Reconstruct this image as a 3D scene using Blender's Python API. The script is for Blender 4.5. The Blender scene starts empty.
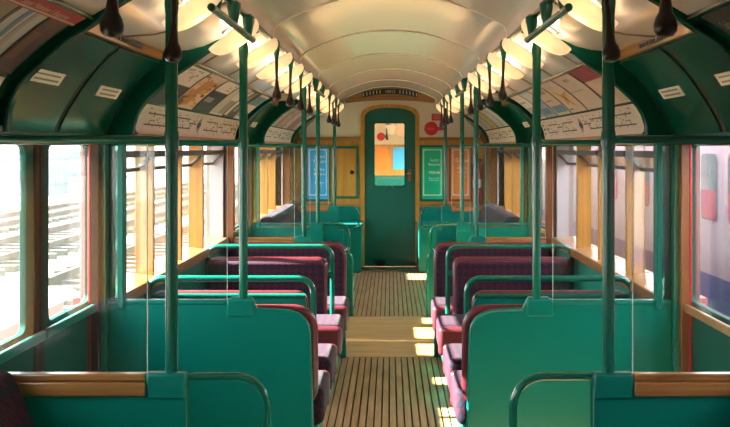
import bpy, bmesh, math, random
from mathutils import Vector, Matrix
random.seed(7)
C = bpy.context.scene.collection
PI = math.pi
EYE = 1.45                      # eye height; the camera stands in the middle of the aisle at y = 0
YA, YB, YC, YD, YE, YW = 2.785, 4.15, 7.07, 8.44, 10.97, 12.46   # the five draught screen planes and the end wall
YBACK = -1.25

# ------------------------------------------------------------------ materials
def _new(name):
    m = bpy.data.materials.new(name); m.use_nodes = True
    nt = m.node_tree
    return m, nt, nt.nodes['Principled BSDF']

def paint(name, col, rough=0.35, var=0.06, scale=6, coat=0.0, metallic=0.0, bump=0.0):
    m, nt, b = _new(name)
    tc = nt.nodes.new('ShaderNodeTexCoord')
    n = nt.nodes.new('ShaderNodeTexNoise'); n.inputs['Scale'].default_value = scale; n.inputs['Detail'].default_value = 4
    nt.links.new(tc.outputs['Object'], n.inputs['Vector'])
    mix = nt.nodes.new('ShaderNodeMix'); mix.data_type = 'RGBA'
    mix.inputs['A'].default_value = (*[max(0, c*(1-var)) for c in col], 1)
    mix.inputs['B'].default_value = (*[min(1, c*(1+var)) for c in col], 1)
    nt.links.new(n.outputs['Fac'], mix.inputs['Factor'])
    nt.links.new(mix.outputs['Result'], b.inputs['Base Color'])
    b.inputs['Roughness'].default_value = rough
    b.inputs['Metallic'].default_value = metallic
    b.inputs['Coat Weight'].default_value = coat
    b.inputs['Coat Roughness'].default_value = 0.08
    if bump:
        bp = nt.nodes.new('ShaderNodeBump'); bp.inputs['Strength'].default_value = bump; bp.inputs['Distance'].default_value = 0.01
        nt.links.new(n.outputs['Fac'], bp.inputs['Height']); nt.links.new(bp.outputs['Normal'], b.inputs['Normal'])
    return m

def wood(name, c1, c2, axis='y', rough=0.3, coat=0.4, scale=1.0):
    m, nt, b = _new(name)
    tc = nt.nodes.new('ShaderNodeTexCoord'); mp = nt.nodes.new('ShaderNodeMapping')
    s = {'x': (1.5, 22, 22), 'y': (22, 1.5, 22), 'z': (22, 22, 1.5)}[axis]
    mp.inputs['Scale'].default_value = [v*scale for v in s]
    nt.links.new(tc.outputs['Object'], mp.inputs['Vector'])
    n = nt.nodes.new('ShaderNodeTexNoise'); n.inputs['Scale'].default_value = 1.6; n.inputs['Detail'].default_value = 5; n.inputs['Distortion'].default_value = 0.6
    nt.links.new(mp.outputs['Vector'], n.inputs['Vector'])
    r = nt.nodes.new('ShaderNodeValToRGB')
    r.color_ramp.elements[0].position = 0.3; r.color_ramp.elements[0].color = (*c1, 1)
    r.color_ramp.elements[1].position = 0.7; r.color_ramp.elements[1].color = (*c2, 1)
    nt.links.new(n.outputs['Fac'], r.inputs['Fac']); nt.links.new(r.outputs['Color'], b.inputs['Base Color'])
    b.inputs['Roughness'].default_value = rough; b.inputs['Coat Weight'].default_value = coat; b.inputs['Coat Roughness'].default_value = 0.12
    return m

def moquette(name):
    m, nt, b = _new(name)
    N = nt.nodes.new; L = nt.links.new
    tc = N('ShaderNodeTexCoord'); sp = N('ShaderNodeSeparateXYZ'); L(tc.outputs['Object'], sp.inputs['Vector'])
    def mth(op, a, bb=None):
        n = N('ShaderNodeMath'); n.operation = op
        for i, v in enumerate((a, bb)):
            if v is None: continue
            if isinstance(v, (int, float)): n.inputs[i].default_value = v
            else: L(v, n.inputs[i])
        return n.outputs[0]
    yz = mth('ADD', sp.outputs['Y'], sp.outputs['Z'])
    k = 2*PI/0.042
    u = mth('MULTIPLY', sp.outputs['X'], k); v = mth('MULTIPLY', yz, k*0.8)
    f = mth('ADD', mth('COSINE', u), mth('COSINE', v))
    f2 = mth('COSINE', mth('MULTIPLY', mth('ADD', u, v), 2.0))
    lozenge = mth('GREATER_THAN', f, 0.05)
    core = mth('GREATER_THAN', mth('ABSOLUTE', f), 1.45)
    mx = N('ShaderNodeMix'); mx.data_type = 'RGBA'
    mx.inputs['A'].default_value = (0.010, 0.009, 0.022, 1); mx.inputs['B'].default_value = (0.070, 0.005, 0.016, 1)
    L(lozenge, mx.inputs['Factor'])
    mx2 = N('ShaderNodeMix'); mx2.data_type = 'RGBA'; L(core, mx2.inputs['Factor'])
    L(mx.outputs['Result'], mx2.inputs['A']); mx2.inputs['B'].default_value = (0.014, 0.014, 0.028, 1)
    L(mx2.outputs['Result'], b.inputs['Base Color'])
    ns = N('ShaderNodeTexNoise'); ns.inputs['Scale'].default_value = 500; L(tc.outputs['Object'], ns.inputs['Vector'])
    bp = N('ShaderNodeBump'); bp.inputs['Strength'].default_value = 0.35; bp.inputs['Distance'].default_value = 0.003
    L(ns.outputs['Fac'], bp.inputs['Height']); L(bp.outputs['Normal'], b.inputs['Normal'])
    b.inputs['Roughness'].default_value = 0.8; b.inputs['Specular IOR Level'].default_value = 0.25
    b.inputs['Sheen Weight'].default_value = 0.05; b.inputs['Sheen Roughness'].default_value = 0.4
    return m

def glass(name, tint=(1, 1, 1), haze=0.02, ior=1.5, hazecol=(0.8, 0.9, 0.9)):
    m = bpy.data.materials.new(name); m.use_nodes = True; nt = m.node_tree; nt.nodes.clear()
    N = nt.nodes.new; L = nt.links.new
    out = N('ShaderNodeOutputMaterial'); tr = N('ShaderNodeBsdfTransparent'); tr.inputs['Color'].default_value = (*tint, 1)
    gl = N('ShaderNodeBsdfGlossy'); gl.inputs['Roughness'].default_value = 0.02
    fr = N('ShaderNodeFresnel'); ge = N('ShaderNodeNewGeometry'); io = N('ShaderNodeMix')      # the same reflection from both faces of the pane
    io.inputs['A'].default_value = ior; io.inputs['B'].default_value = 1/ior; L(ge.outputs['Backfacing'], io.inputs['Factor']); L(io.outputs['Result'], fr.inputs['IOR'])
    m1 = N('ShaderNodeMixShader'); L(fr.outputs[0], m1.inputs[0]); L(tr.outputs[0], m1.inputs[1]); L(gl.outputs[0], m1.inputs[2])
    df = N('ShaderNodeBsdfDiffuse'); df.inputs['Color'].default_value = (*hazecol, 1)
    tl = N('ShaderNodeBsdfTranslucent'); tl.inputs['Color'].default_value = (*hazecol, 1)
    ad = N('ShaderNodeMixShader'); ad.inputs[0].default_value = 0.5; L(df.outputs[0], ad.inputs[1]); L(tl.outputs[0], ad.inputs[2])
    # dusty smears on the pane
    tc = N('ShaderNodeTexCoord'); ns = N('ShaderNodeTexNoise'); ns.inputs['Scale'].default_value = 9; ns.inputs['Detail'].default_value = 6
    L(tc.outputs['Object'], ns.inputs['Vector'])
    mr = N('ShaderNodeMapRange'); mr.inputs['From Min'].default_value = 0.35; mr.inputs['From Max'].default_value = 0.8
    mr.inputs['To Min'].default_value = haze*0.5; mr.inputs['To Max'].default_value = haze*2.4
    L(ns.outputs['Fac'], mr.inputs['Value'])
    m2 = N('ShaderNodeMixShader'); L(mr.outputs[0], m2.inputs[0]); L(m1.outputs[0], m2.inputs[1]); L(ad.outputs[0], m2.inputs[2])
    L(m2.outputs[0], out.inputs['Surface'])
    return m

def emit(name, col, strength):
    m, nt, b = _new(name)
    b.inputs['Base Color'].default_value = (*col, 1)
    b.inputs['Emission Color'].default_value = (*col, 1); b.inputs['Emission Strength'].default_value = strength
    return m

def opal(name):
    m = bpy.data.materials.new(name); m.use_nodes = True; nt = m.node_tree; nt.nodes.clear()
    N = nt.nodes.new; L = nt.links.new
    out = N('ShaderNodeOutputMaterial')
    tl = N('ShaderNodeBsdfTranslucent'); tl.inputs['Color'].default_value = (0.60, 0.49, 0.34, 1)
    df = N('ShaderNodeBsdfDiffuse'); df.inputs['Color'].default_value = (0.95, 0.86, 0.70, 1)
    gl = N('ShaderNodeBsdfGlossy'); gl.inputs['Roughness'].default_value = 0.1
    m1 = N('ShaderNodeMixShader'); m1.inputs[0].default_value = 0.35; L(tl.outputs[0], m1.inputs[1]); L(df.outputs[0], m1.inputs[2])
    m2 = N('ShaderNodeMixShader'); m2.inputs[0].default_value = 0.06; L(m1.outputs[0], m2.inputs[1]); L(gl.outputs[0], m2.inputs[2])
    em = N('ShaderNodeEmission'); em.inputs['Color'].default_value = (1.0, 0.83, 0.60, 1); em.inputs['Strength'].default_value = LAMP_SHADE
    ad = N('ShaderNodeAddShader'); L(m2.outputs[0], ad.inputs[0]); L(em.outputs[0], ad.inputs[1])
    L(ad.outputs[0], out.inputs['Surface'])
    return m

LAMP_SHADE, LAMP_BULB = 0.06, 27.0
SUN_E, SKY_E, EXPO = 23.0, 2.6, 2.0

GREEN = paint('green_gloss_paint', (0.001, 0.190, 0.148), 0.34, 0.07, 3, coat=0.12)
GREEN.node_tree.nodes['Principled BSDF'].inputs['Specular IOR Level'].default_value = 0.28
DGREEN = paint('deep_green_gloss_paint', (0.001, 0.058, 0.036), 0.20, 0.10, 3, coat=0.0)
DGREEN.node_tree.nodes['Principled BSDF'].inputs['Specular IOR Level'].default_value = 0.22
TUBE = paint('green_tube_enamel', (0.004, 0.140, 0.092), 0.22, 0.08, 8, coat=0.4)
CREAM = paint('cream_ceiling_enamel', (0.84, 0.755, 0.67), 0.18, 0.04, 2.0, coat=0.4)
CREAMRIB = paint('cream_rib_enamel', (0.86, 0.82, 0.72), 0.3, 0.03, 4)
SHADOWM = paint('brown_lamp_shadow', (0.24, 0.16, 0.11), 0.4, 0.1, 6)  # shadow of the lamp shades, put into a brown colour
CREAMWALL = paint('cream_wall_paint', (0.74, 0.66, 0.50), 0.5, 0.04, 3)
WOODY = wood('varnished_wood_along', (0.20, 0.075, 0.016), (0.42, 0.19, 0.05), 'y')
WOODX = wood('varnished_wood_across', (0.24, 0.10, 0.028), (0.45, 0.22, 0.07), 'x')
WOODZ = wood('varnished_wood_upright', (0.42, 0.18, 0.020), (0.60, 0.30, 0.045), 'z')
WOODD = wood('dark_varnished_wood', (0.15, 0.045, 0.010), (0.29, 0.10, 0.020), 'z')
SLATW = wood('worn_floor_slat_wood', (0.27, 0.150, 0.060), (0.45, 0.28, 0.125), 'y', rough=0.5, coat=0.1)
BOARDW = wood('worn_floor_board_wood', (0.37, 0.205, 0.060), (0.54, 0.34, 0.12), 'x', rough=0.42, coat=0.2)
GAP = paint('dark_floor_groove', (0.018, 0.013, 0.010), 0.8)
MOQ = moquette('red_navy_lozenge_moquette')
LEATHER = paint('oxblood_leather', (0.105, 0.011, 0.018), 0.42, 0.2, 25, coat=0.2, bump=0.15)
RUBBER = paint('brown_black_rubber', (0.011, 0.006, 0.0055), 0.30, 0.2, 20)
RUBBERB = paint('brown_door_rubber', (0.040, 0.020, 0.014), 0.8, 0.3, 20)
DOORG = paint('satin_green_door_paint', (0.001, 0.085, 0.066), 0.6)
DOORG.node_tree.nodes['Principled BSDF'].inputs['Specular IOR Level'].default_value = 0.2
ENDG = paint('end_door_green', (0.001, 0.115, 0.085), 0.35, 0.12, 2, coat=0.1)
STEEL = paint('dull_steel', (0.42, 0.42, 0.41), 0.35, 0.1, 8, metallic=0.9)
VENTF = paint('brown_vent_frame', (0.085, 0.065, 0.058), 0.45, 0.2, 12)
RED = paint('carriage_red_paint', (0.42, 0.02, 0.022), 0.35, 0.06, 4)
SIGNRED = paint('sign_red', (0.55, 0.010, 0.018), 0.35)
GREYW = paint('pale_grey_jamb_paint', (0.50, 0.48, 0.50), 0.3, 0.1, 6)
BLACK = paint('black_print', (0.012, 0.011, 0.012), 0.5)
PAPER = paint('cream_paper', (0.84, 0.68, 0.53), 0.42, 0.05, 5, coat=0.2)
JOINT = paint('brown_cover_joint', (.030,.020,.014), .6, .3, 20)
PALE = paint('pale_sticker', (0.86, 0.80, 0.66), 0.45)
GLASS = glass('screen_glass', (0.97, 0.99, 0.985), 0.005)
WGLASS = glass('window_glass', (0.96, 0.985, 0.975), 0.003)
TGLASS = glass('tinted_glass', (0.30, 0.52, 0.46), 0.02)
OPAL = opal('opal_lamp_glass')
BULBM = emit('warm_bulb', (1.0, 0.83, 0.60), LAMP_BULB)
_cm = {}
def cm(c, rough=0.45):
    k = (tuple(c), rough)
    if k not in _cm: _cm[k] = paint('print_ink', c, rough, 0.05, 6, coat=0.04)
    return _cm[k]

# ------------------------------------------------------------------ mesh builder
class MB:
    def __init__(s): s.v = []; s.f = []; s.m = []; s.mats = []
    def mi(s, mat):
        if mat not in s.mats: s.mats.append(mat)
        return s.mats.index(mat)
    def add(s, vs, fs, mat):
        b = len(s.v); k = s.mi(mat)
        s.v += [tuple(v) for v in vs]
        for f in fs: s.f.append([b+i for i in f]); s.m.append(k)
    def box(s, x0, x1, y0, y1, z0, z1, mat):
        vs = [(x, y, z) for x in (x0, x1) for y in (y0, y1) for z in (z0, z1)]
        s.add(vs, [(0,1,3,2),(4,6,7,5),(0,4,5,1),(2,3,7,6),(0,2,6,4),(1,5,7,3)], mat)
    def prism(s, poly, a0, a1, mat, axis='y', fn=None):
        # poly: 2D points; axis y -> (x,z), axis x -> (y,z), axis z -> (x,y)
        n = len(poly)
        def p(q, a):
            return {'y': (q[0], a, q[1]), 'x': (a, q[0], q[1]), 'z': (q[0], q[1], a)}[axis]
        vs = [p(q, a0) for q in poly] + [p(q, a1) for q in poly]
        if fn: vs = [fn(v) for v in vs]
        fs = [tuple(range(n)), tuple(range(2*n-1, n-1, -1))] + [(i, (i+1) % n, n+(i+1) % n, n+i) for i in range(n)]
        s.add(vs, fs, mat)
    def tube(s, pts, r, mat, n=10, cap=True):
        pts = [Vector(p) for p in pts]; m = len(pts)
        rs = r if isinstance(r, (list, tuple)) else [r]*m
        t0 = (pts[1]-pts[0]).normalized()
        up = Vector((0,0,1)) if abs(t0.z) < 0.9 else Vector((0,1,0))
        nrm = (up - t0*up.dot(t0)).normalized()
        vs = []
        for i in range(m):
            t = (pts[min(i+1, m-1)]-pts[max(i-1, 0)]).normalized()
            nrm = (nrm - t*nrm.dot(t)).normalized(); bi = t.cross(nrm)
            for k in range(n):
                a = 2*PI*k/n
                vs.append(pts[i] + (nrm*math.cos(a)+bi*math.sin(a))*rs[i])
        fs = [(i*n+k, i*n+(k+1) % n, (i+1)*n+(k+1) % n, (i+1)*n+k) for i in range(m-1) for k in range(n)]
        if cap: fs += [tuple(range(n)), tuple(range((m-1)*n, m*n))]
        s.add(vs, fs, mat)
    def lathe(s, prof, o, mat, n=14, M=None):
        # prof: (radius, height) up the local z axis, o the origin
        vs = []
        for r, h in prof:
            for k in range(n):
                a = 2*PI*k/n; p = Vector((r*math.cos(a), r*math.sin(a), h))
                vs.append((M @ p if M else p) + Vector(o))
        m = len(prof)
        fs = [(i*n+k, i*n+(k+1) % n, (i+1)*n+(k+1) % n, (i+1)*n+k) for i in range(m-1) for k in range(n)]
        fs += [tuple(range(n)), tuple(range((m-1)*n, m*n))]
        s.add(vs, fs, mat)
    def sheet(s, prof, y0, y1, th, mat, side=1, ny=1):
        # a curved panel: an open profile (x,z) swept along y, thickened outwards by th
        n = len(prof); P = [Vector((p[0], p[1])) for p in prof]; off = []
        for i in range(n):
            t = (P[min(i+1, n-1)]-P[max(i-1, 0)]).normalized()
            nn = Vector((-t.y, t.x))
            if nn.dot(P[i]-Vector((0, 1.2))) < 0: nn = -nn
            off.append(P[i]+nn*th)
        ring = [(side*p.x, p.y) for p in P] + [(side*p.x, p.y) for p in reversed(off)]
        m = len(ring); vs = []
        for j in range(ny+1):
            y = y0+(y1-y0)*j/ny
            vs += [(q[0], y, q[1]) for q in ring]
        fs = []
        for j in range(ny):
            for i in range(m):
                fs.append((j*m+i, j*m+(i+1) % m, (j+1)*m+(i+1) % m, (j+1)*m+i))
        for e in (0, ny*m):
            for i in range(n-1):
                fs.append((e+i, e+i+1, e+m-2-i, e+m-1-i))
        s.add(vs, fs, mat)
    def frame(s, o, i, r, a0, a1, mat, axis='y', seg=5):
        # a plate with a rounded rectangular hole: o, i = (u0,u1,v0,v1)
        inner, outer = [], []
        for cx, cy, ox, oy, st in ((i[1]-r, i[3]-r, o[1], o[3], 0), (i[0]+r, i[3]-r, o[0], o[3], 1), (i[0]+r, i[2]+r, o[0], o[2], 2), (i[1]-r, i[2]+r, o[1], o[2], 3)):
            for k in range(seg+1):
                a = PI/2*(st+k/seg)
                inner.append((cx+r*math.cos(a), cy+r*math.sin(a))); outer.append((ox, oy))
        n = len(inner)
        def p(q, a):
            return {'y': (q[0], a, q[1]), 'x': (a, q[0], q[1])}[axis]
        oc = [(o[1], o[3]), (o[0], o[3]), (o[0], o[2]), (o[1], o[2])]
        vs = [p(q, a0) for q in inner]+[p(q, a1) for q in inner]+[p(q, a0) for q in oc]+[p(q, a1) for q in oc]
        fs = [(k, (k+1) % n, n+(k+1) % n, n+k) for k in range(n)]
        for c in range(4):
            for lay, ob in ((0, 2*n), (n, 2*n+4)):
                for k in range(seg):
                    fs.append((lay+c*(seg+1)+k, lay+c*(seg+1)+k+1, ob+c))
                fs.append((lay+c*(seg+1)+seg, lay+(c*(seg+1)+seg+1) % n, ob+(c+1) % 4, ob+c))
            fs.append((2*n+c, 2*n+(c+1) % 4, 2*n+4+(c+1) % 4, 2*n+4+c))
        s.add(vs, fs, mat)
    def build(s, name, parent=None, bevel=0, smooth=True, segs=2, base=None):
        me = bpy.data.meshes.new(name)
        o = bpy.data.objects.new(name, me)
        if parent is not None:
            off = WL[parent.name]
        else:
            xs = [v[0] for v in s.v]; ys = [v[1] for v in s.v]; zs = [v[2] for v in s.v]
            off = Vector(base) if base is not None else Vector(((min(xs)+max(xs))/2, (min(ys)+max(ys))/2, min(zs)))
        me.from_pydata([Vector(v)-off for v in s.v], [], s.f)
        for m in s.mats: me.materials.append(m)
        for p, k in zip(me.polygons, s.m): p.material_index = k
        bm = bmesh.new(); bm.from_mesh(me)
        bmesh.ops.recalc_face_normals(bm, faces=bm.faces)
        bm.to_mesh(me); bm.free()
        C.objects.link(o)
        WL[o.name] = off
        if parent is not None: o.parent = parent
        else: o.location = off
        if smooth:
            for p in me.polygons: p.use_smooth = True
            me.set_sharp_from_angle(angle=math.radians(38))
        if bevel:
            md = o.modifiers.new('bevel', 'BEVEL'); md.width = bevel; md.segments = segs; md.limit_method = 'ANGLE'; md.angle_limit = math.radians(40)
            md.harden_normals = False
        return o
WL = {}                                            # world origin of every object built

def thing(name, loc, label, cat, group=None):
    o = bpy.data.objects.new(name, None); o.empty_display_size = 0.05
    C.objects.link(o); o.location = loc; WL[o.name] = Vector(loc)
    return tag(o, label, cat, group)
def tag(o, label, cat, group=None, kind=None):
    o['label'] = label; o['category'] = cat
    if group: o['group'] = group
    if kind: o['kind'] = kind
    return o
def struct(o, label, cat):
    return tag(o, label, cat, None, 'structure')
def sn(s): return 'left' if s < 0 else 'right'
Z = lambda z: EYE+z

def arc(cx, cy, r, a0, a1, n=6):
    return [(cx+r*math.cos(math.radians(a0+(a1-a0)*k/n)), cy+r*math.sin(math.radians(a0+(a1-a0)*k/n))) for k in range(n+1)]
def rrect(x0, x1, z0, z1, r, n=5):
    return arc(x1-r, z1-r, r, 0, 90, n)+arc(x0+r, z1-r, r, 90, 180, n)+arc(x0+r, z0+r, r, 180, 270, n)+arc(x1-r, z0+r, r, 270, 360, n)

_txt = {}
def text2d(t):
    # outline letters as flat triangles, unit cap height, starting at 0,0
    if t in _txt: return _txt[t]
    cu = bpy.data.curves.new('lettering', 'FONT'); cu.body = t; cu.size = 1.0; cu.resolution_u = 2
    ob = bpy.data.objects.new('lettering', cu); C.objects.link(ob)
    dg = bpy.context.evaluated_depsgraph_get(); dg.update()
    me = bpy.data.meshes.new_from_object(ob.evaluated_get(dg))
    vs = [(v.co.x, v.co.y) for v in me.vertices]; fs = [tuple(p.vertices) for p in me.polygons]
    bpy.data.objects.remove(ob); bpy.data.curves.remove(cu); bpy.data.meshes.remove(me)
    w = max(v[0] for v in vs)
    _txt[t] = (vs, fs, w); return _txt[t]
def text_on(mb, t, fn, u, v, width, height, mat, centre=False):
    vs, fs, w = text2d(t)
    k = width/w
    mb.add([fn(u + (x*k - (width/2 if centre else 0)), v + y*height/0.72) for x, y in vs], fs, mat)

# ------------------------------------------------------------------ section profiles (x, z)
ARCH = [(0,.755),(.10,.752),(.2,.74),(.29,.718),(.355,.695),(.42,.672),(.48,.645),(.53,.62),(.555,.600),(.567,.575),(.567,.52)]
SHELF_B = [(.567,.52),(.62,.482),(.70,.43),(.815,.362)]
SHELF_V = [(.567,.52),(.62,.487),(.70,.445),(.76,.418),(.82,.403),(.93,.395)]
COVE = [(.815,.362),(.855,.340),(.89,.318),(.95,.270),(1.0,.225),(1.03,.19),(1.05,.155),(1.065,.115),(1.075,.06)]
DOME = [(.935,.352),(.97,.325),(1.01,.285),(1.05,.235),(1.09,.175),(1.12,.125),(1.14,.085),(1.148,.055)]
up = lambda pr: [(x, z+EYE) for x, z in pr]

_cl = [0]
_bp = list(reversed(up(COVE)))
for i in range(1, len(_bp)): _cl.append(_cl[-1]+math.dist(_bp[i], _bp[i-1]))
CLEN = _cl[-1]
def cove_pt(t, off=0.0):
    t = max(0, min(CLEN, t)); i = 1
    while i < len(_cl)-1 and _cl[i] < t: i += 1
    f = (t-_cl[i-1])/(_cl[i]-_cl[i-1])
    a, b = Vector(_bp[i-1]), Vector(_bp[i])
    p = a.lerp(b, f)
    def nrm(j):
        j0, j1 = max(0, j-1), min(len(_bp)-1, j+1)
        d = (Vector(_bp[j1])-Vector(_bp[j0])).normalized(); return Vector((-d.y, d.x)) if (-d.y) < 0 else Vector((d.y, -d.x))
    n = nrm(i-1).lerp(nrm(i), f).normalized()
    if n.x > 0: n = -n
    return p+n*off

def cove_patch(mb, s, y0, y1, t0, t1, off, th, mat, rad=0.0, nt=8, ny=2):
    """a thin curved sheet lying on the cove; rad rounds its lower corner nearest the viewer"""
    rows = []
    for i in range(nt+1):
        t = t0+(t1-t0)*(i/nt if not rad else (i/nt)**1.5)
        ins = 0
        if rad and t-t0 < rad: ins = rad-math.sqrt(max(0, rad*rad-(rad-(t-t0))**2))
        rows.append((t, y0+ins, y1))
    vs = []
    for o in (off+th, off):
        for t, a, b in rows:
            p = cove_pt(t, o)
            for j in range(ny+1): vs.append((s*p.x, a+(b-a)*j/ny, p.y))
    w = ny+1; h = nt+1; fs = []
    for lay in (0, w*h):
        for i in range(nt):
            for j in range(ny): fs.append((lay+i*w+j, lay+i*w+j+1, lay+(i+1)*w+j+1, lay+(i+1)*w+j))
    edge = [j for j in range(w)]+[i*w+ny for i in range(1, h)]+[nt*w+j for j in range(ny-1, -1, -1)]+[i*w for i in range(h-2, 0, -1)]
    for k in range(len(edge)):
        a, b = edge[k], edge[(k+1) % len(edge)]
        fs.append((a, b, b+w*h, a+w*h))
    mb.add(vs, fs, mat)

# ------------------------------------------------------------------ floor
mb = MB()
mb.box(-1.28, 1.28, YBACK, YW+0.02, -0.10, -0.012, GAP)
x = -1.148
while x < 1.14:
    for a, b in ((YBACK+0.02, YC-0.005), (8.80, 12.16)):
        mb.box(x, x+0.0325, a, b, -0.012, 0.0, SLATW)
    x += 0.041
y = YC
for k in range(9):
    w = (8.795-YC)/9
    mb.box(-1.15, 1.15, y+0.0015, y+w-0.0015, -0.012, 0.0, BOARDW); y += w
mb.box(-1.15, 1.15, 12.17, YW, -0.012, 0.004, STEEL)
struct(mb.build('floor', smooth=False), 'grooved wooden slat floor with a band of plain crosswise boards at the far doorway', 'floor')

# ------------------------------------------------------------------ ceiling
ce = bpy.data.objects.new('ceiling', None); C.objects.link(ce); WL['ceiling'] = Vector((0,0,0))
struct(ce, 'cream enamelled arched ceiling with raised ribs and sloping shelves at both sides', 'ceiling')
mb = MB()
full = [(-x, z) for x, z in reversed(up(ARCH))]+up(ARCH)[1:]
mb.sheet(full, YBACK, YW, 0.012, CREAM, ny=6)
mb.build('arched_vault', ce)
BAYS = [(YBACK, YA), (YB, YC), (YD, YE)]
VEST = [(YA, YB), (YC, YD), (YE, YW)]
for s in (-1, 1):
    mb = MB()
    for a, b in BAYS: mb.sheet(up(SHELF_B), a, b, 0.01, CREAM, s, 3)
    for a, b in VEST: mb.sheet(up(SHELF_V), a, b, 0.01, CREAM, s, 3)
    mb.build('side_shelf', ce)
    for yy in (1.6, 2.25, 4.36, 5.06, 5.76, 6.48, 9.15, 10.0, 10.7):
        mb = MB(); mb.sheet([(x, z-0.006) for x, z in up(SHELF_B)], yy-0.011, yy+0.011, 0.012, SHADOWM, s); mb.build('shelf_shadow_strip', ce)  # brown strips across the shelf stand for shadows between the lamps
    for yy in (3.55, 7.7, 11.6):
        mb = MB(); mb.sheet([(x, z-0.006) for x, z in up(SHELF_V)], yy-0.011, yy+0.011, 0.012, SHADOWM, s); mb.build('shelf_shadow_strip', ce)  # the same painted lamp shadows over the doorways
for yy in (1.92, 3.42, 4.93, 6.44, 8.0, 9.5, 11.0, 12.2):
    mb = MB(); mb.sheet([(x, z-0.007) for x, z in full], yy-0.010, yy+0.010, 0.016, CREAMRIB); mb.build('arch_rib', ce)
mb = MB()
ro = [(-1.32, 1.50),(-1.30,1.72),(-1.22,1.95),(-1.0,2.17),(-.6,2.32),(0,2.37),(.6,2.32),(1.0,2.17),(1.22,1.95),(1.30,1.72),(1.32,1.50)]
mb.sheet(ro, YBACK-0.02, YW+0.15, 0.03, RED)
mb.build('outer_roof', ce)

# coves, door domes, arch frames on each side
nt_ = 0
for s in (-1, 1):
    for (a, b), where in zip(BAYS, ('the nearest windows', 'the transverse seats', 'the far benches')):
        nt_ += 1
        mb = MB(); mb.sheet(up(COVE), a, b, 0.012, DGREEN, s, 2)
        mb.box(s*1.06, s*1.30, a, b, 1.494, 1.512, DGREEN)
        o = mb.build('trim_%d' % nt_)
        struct(o, 'green cove panel over %s on the %s side, backing the cards' % (where, sn(s)), 'cove panel')
        nt_ += 1
        mb = MB(); mb.box(s*1.045, s*1.078, a+0.05, b-0.05, 1.497, 1.513, WOODY)
        p = cove_pt(CLEN-0.004, 0.004)
        mb.box(s*(p.x-0.012), s*(p.x+0.012), a+0.03, b-0.03, p.y-0.006, p.y+0.006, DGREEN)
        p = cove_pt(0.150, 0.003)
        mb.box(s*(p.x-0.004), s*(p.x+0.006), a+0.03, b-0.03, p.y-0.006, p.y+0.006, DGREEN)
        struct(mb.build('trim_%d' % nt_, bevel=0.002), 'thin card rails over %s on the %s side' % (where, sn(s)), 'trim')
    for (a, b), where in zip(VEST, ('near', 'middle', 'end')):
        nt_ += 1
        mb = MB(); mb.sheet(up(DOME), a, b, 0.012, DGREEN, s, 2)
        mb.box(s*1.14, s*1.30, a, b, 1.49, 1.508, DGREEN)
        # the cover is made of two leaves with a dark joint, each leaf a slightly raised sheet with rounded ends
        mid = (a+b)/2
        for p0, p1 in ((a+0.05, mid-0.030), (mid+0.030, b-0.075)):
            mb.sheet([(x-0.006, z-0.006) for x, z in up(DOME)], p0, p1, 0.007, DGREEN, s, 2)
        mb.sheet([(x-0.001, z-0.001) for x, z in up(DOME)], mid-0.030, mid+0.030, 0.004, JOINT, s); mb.sheet([(x-0.001, z-0.001) for x, z in up(DOME)], b-.075, b-.02, 0.004, RUBBER, s)
        o = mb.build('trim_%d' % nt_)
        struct(o, 'curved green cover over the %s doorway on the %s side' % (where, sn(s)), 'door cover')
        nt_ += 1
        mb = MB(); mb.prism([(s*.922, 1.845+.006),(s*.94, 1.845),(s*.95, 1.808),(s*.928, 1.811)], a+0.02, b-0.02, WOODY)
        o = mb.build('trim_%d' % nt_, bevel=0.003)
        struct(o, 'varnished wood strip with dark lettering marks above the %s doorway on the %s side' % (where, sn(s)), 'trim')
        t = MB(); yy = a+0.62
        while yy < a+0.98:
            w = random.uniform(0.012, 0.03)
            t.box(s*.9215, s*.929, yy, yy+w, 1.822, 1.836, BLACK); yy += w+0.012
        t.build('lettering', o, smooth=False)
    FIN = [(.69,.424),(.755,.385),(.815,.338),(.855,.312),(.89,.290),(.94,.243),(.985,.202),(1.012,.168),(1.03,.138),(1.043,.10),(1.05,.045),(1.16,.045),(1.155,.07),(1.10,.175),(1.05,.25),(.99,.318),(.945,.36),(.94,.402),(.82,.415),(.76,.43),(.70,.455)]
    for yy, where in ((YA,'nearest'),(YB,'second'),(YC,'third'),(YD,'fourth'),(YE,'fifth')):
        nt_ += 1
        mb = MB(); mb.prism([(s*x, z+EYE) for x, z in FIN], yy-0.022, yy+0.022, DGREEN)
        struct(mb.build('trim_%d' % nt_, bevel=0.006), 'green arched frame in the cove above the %s glass screen on the %s' % (where, sn(s)), 'arch frame')

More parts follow.
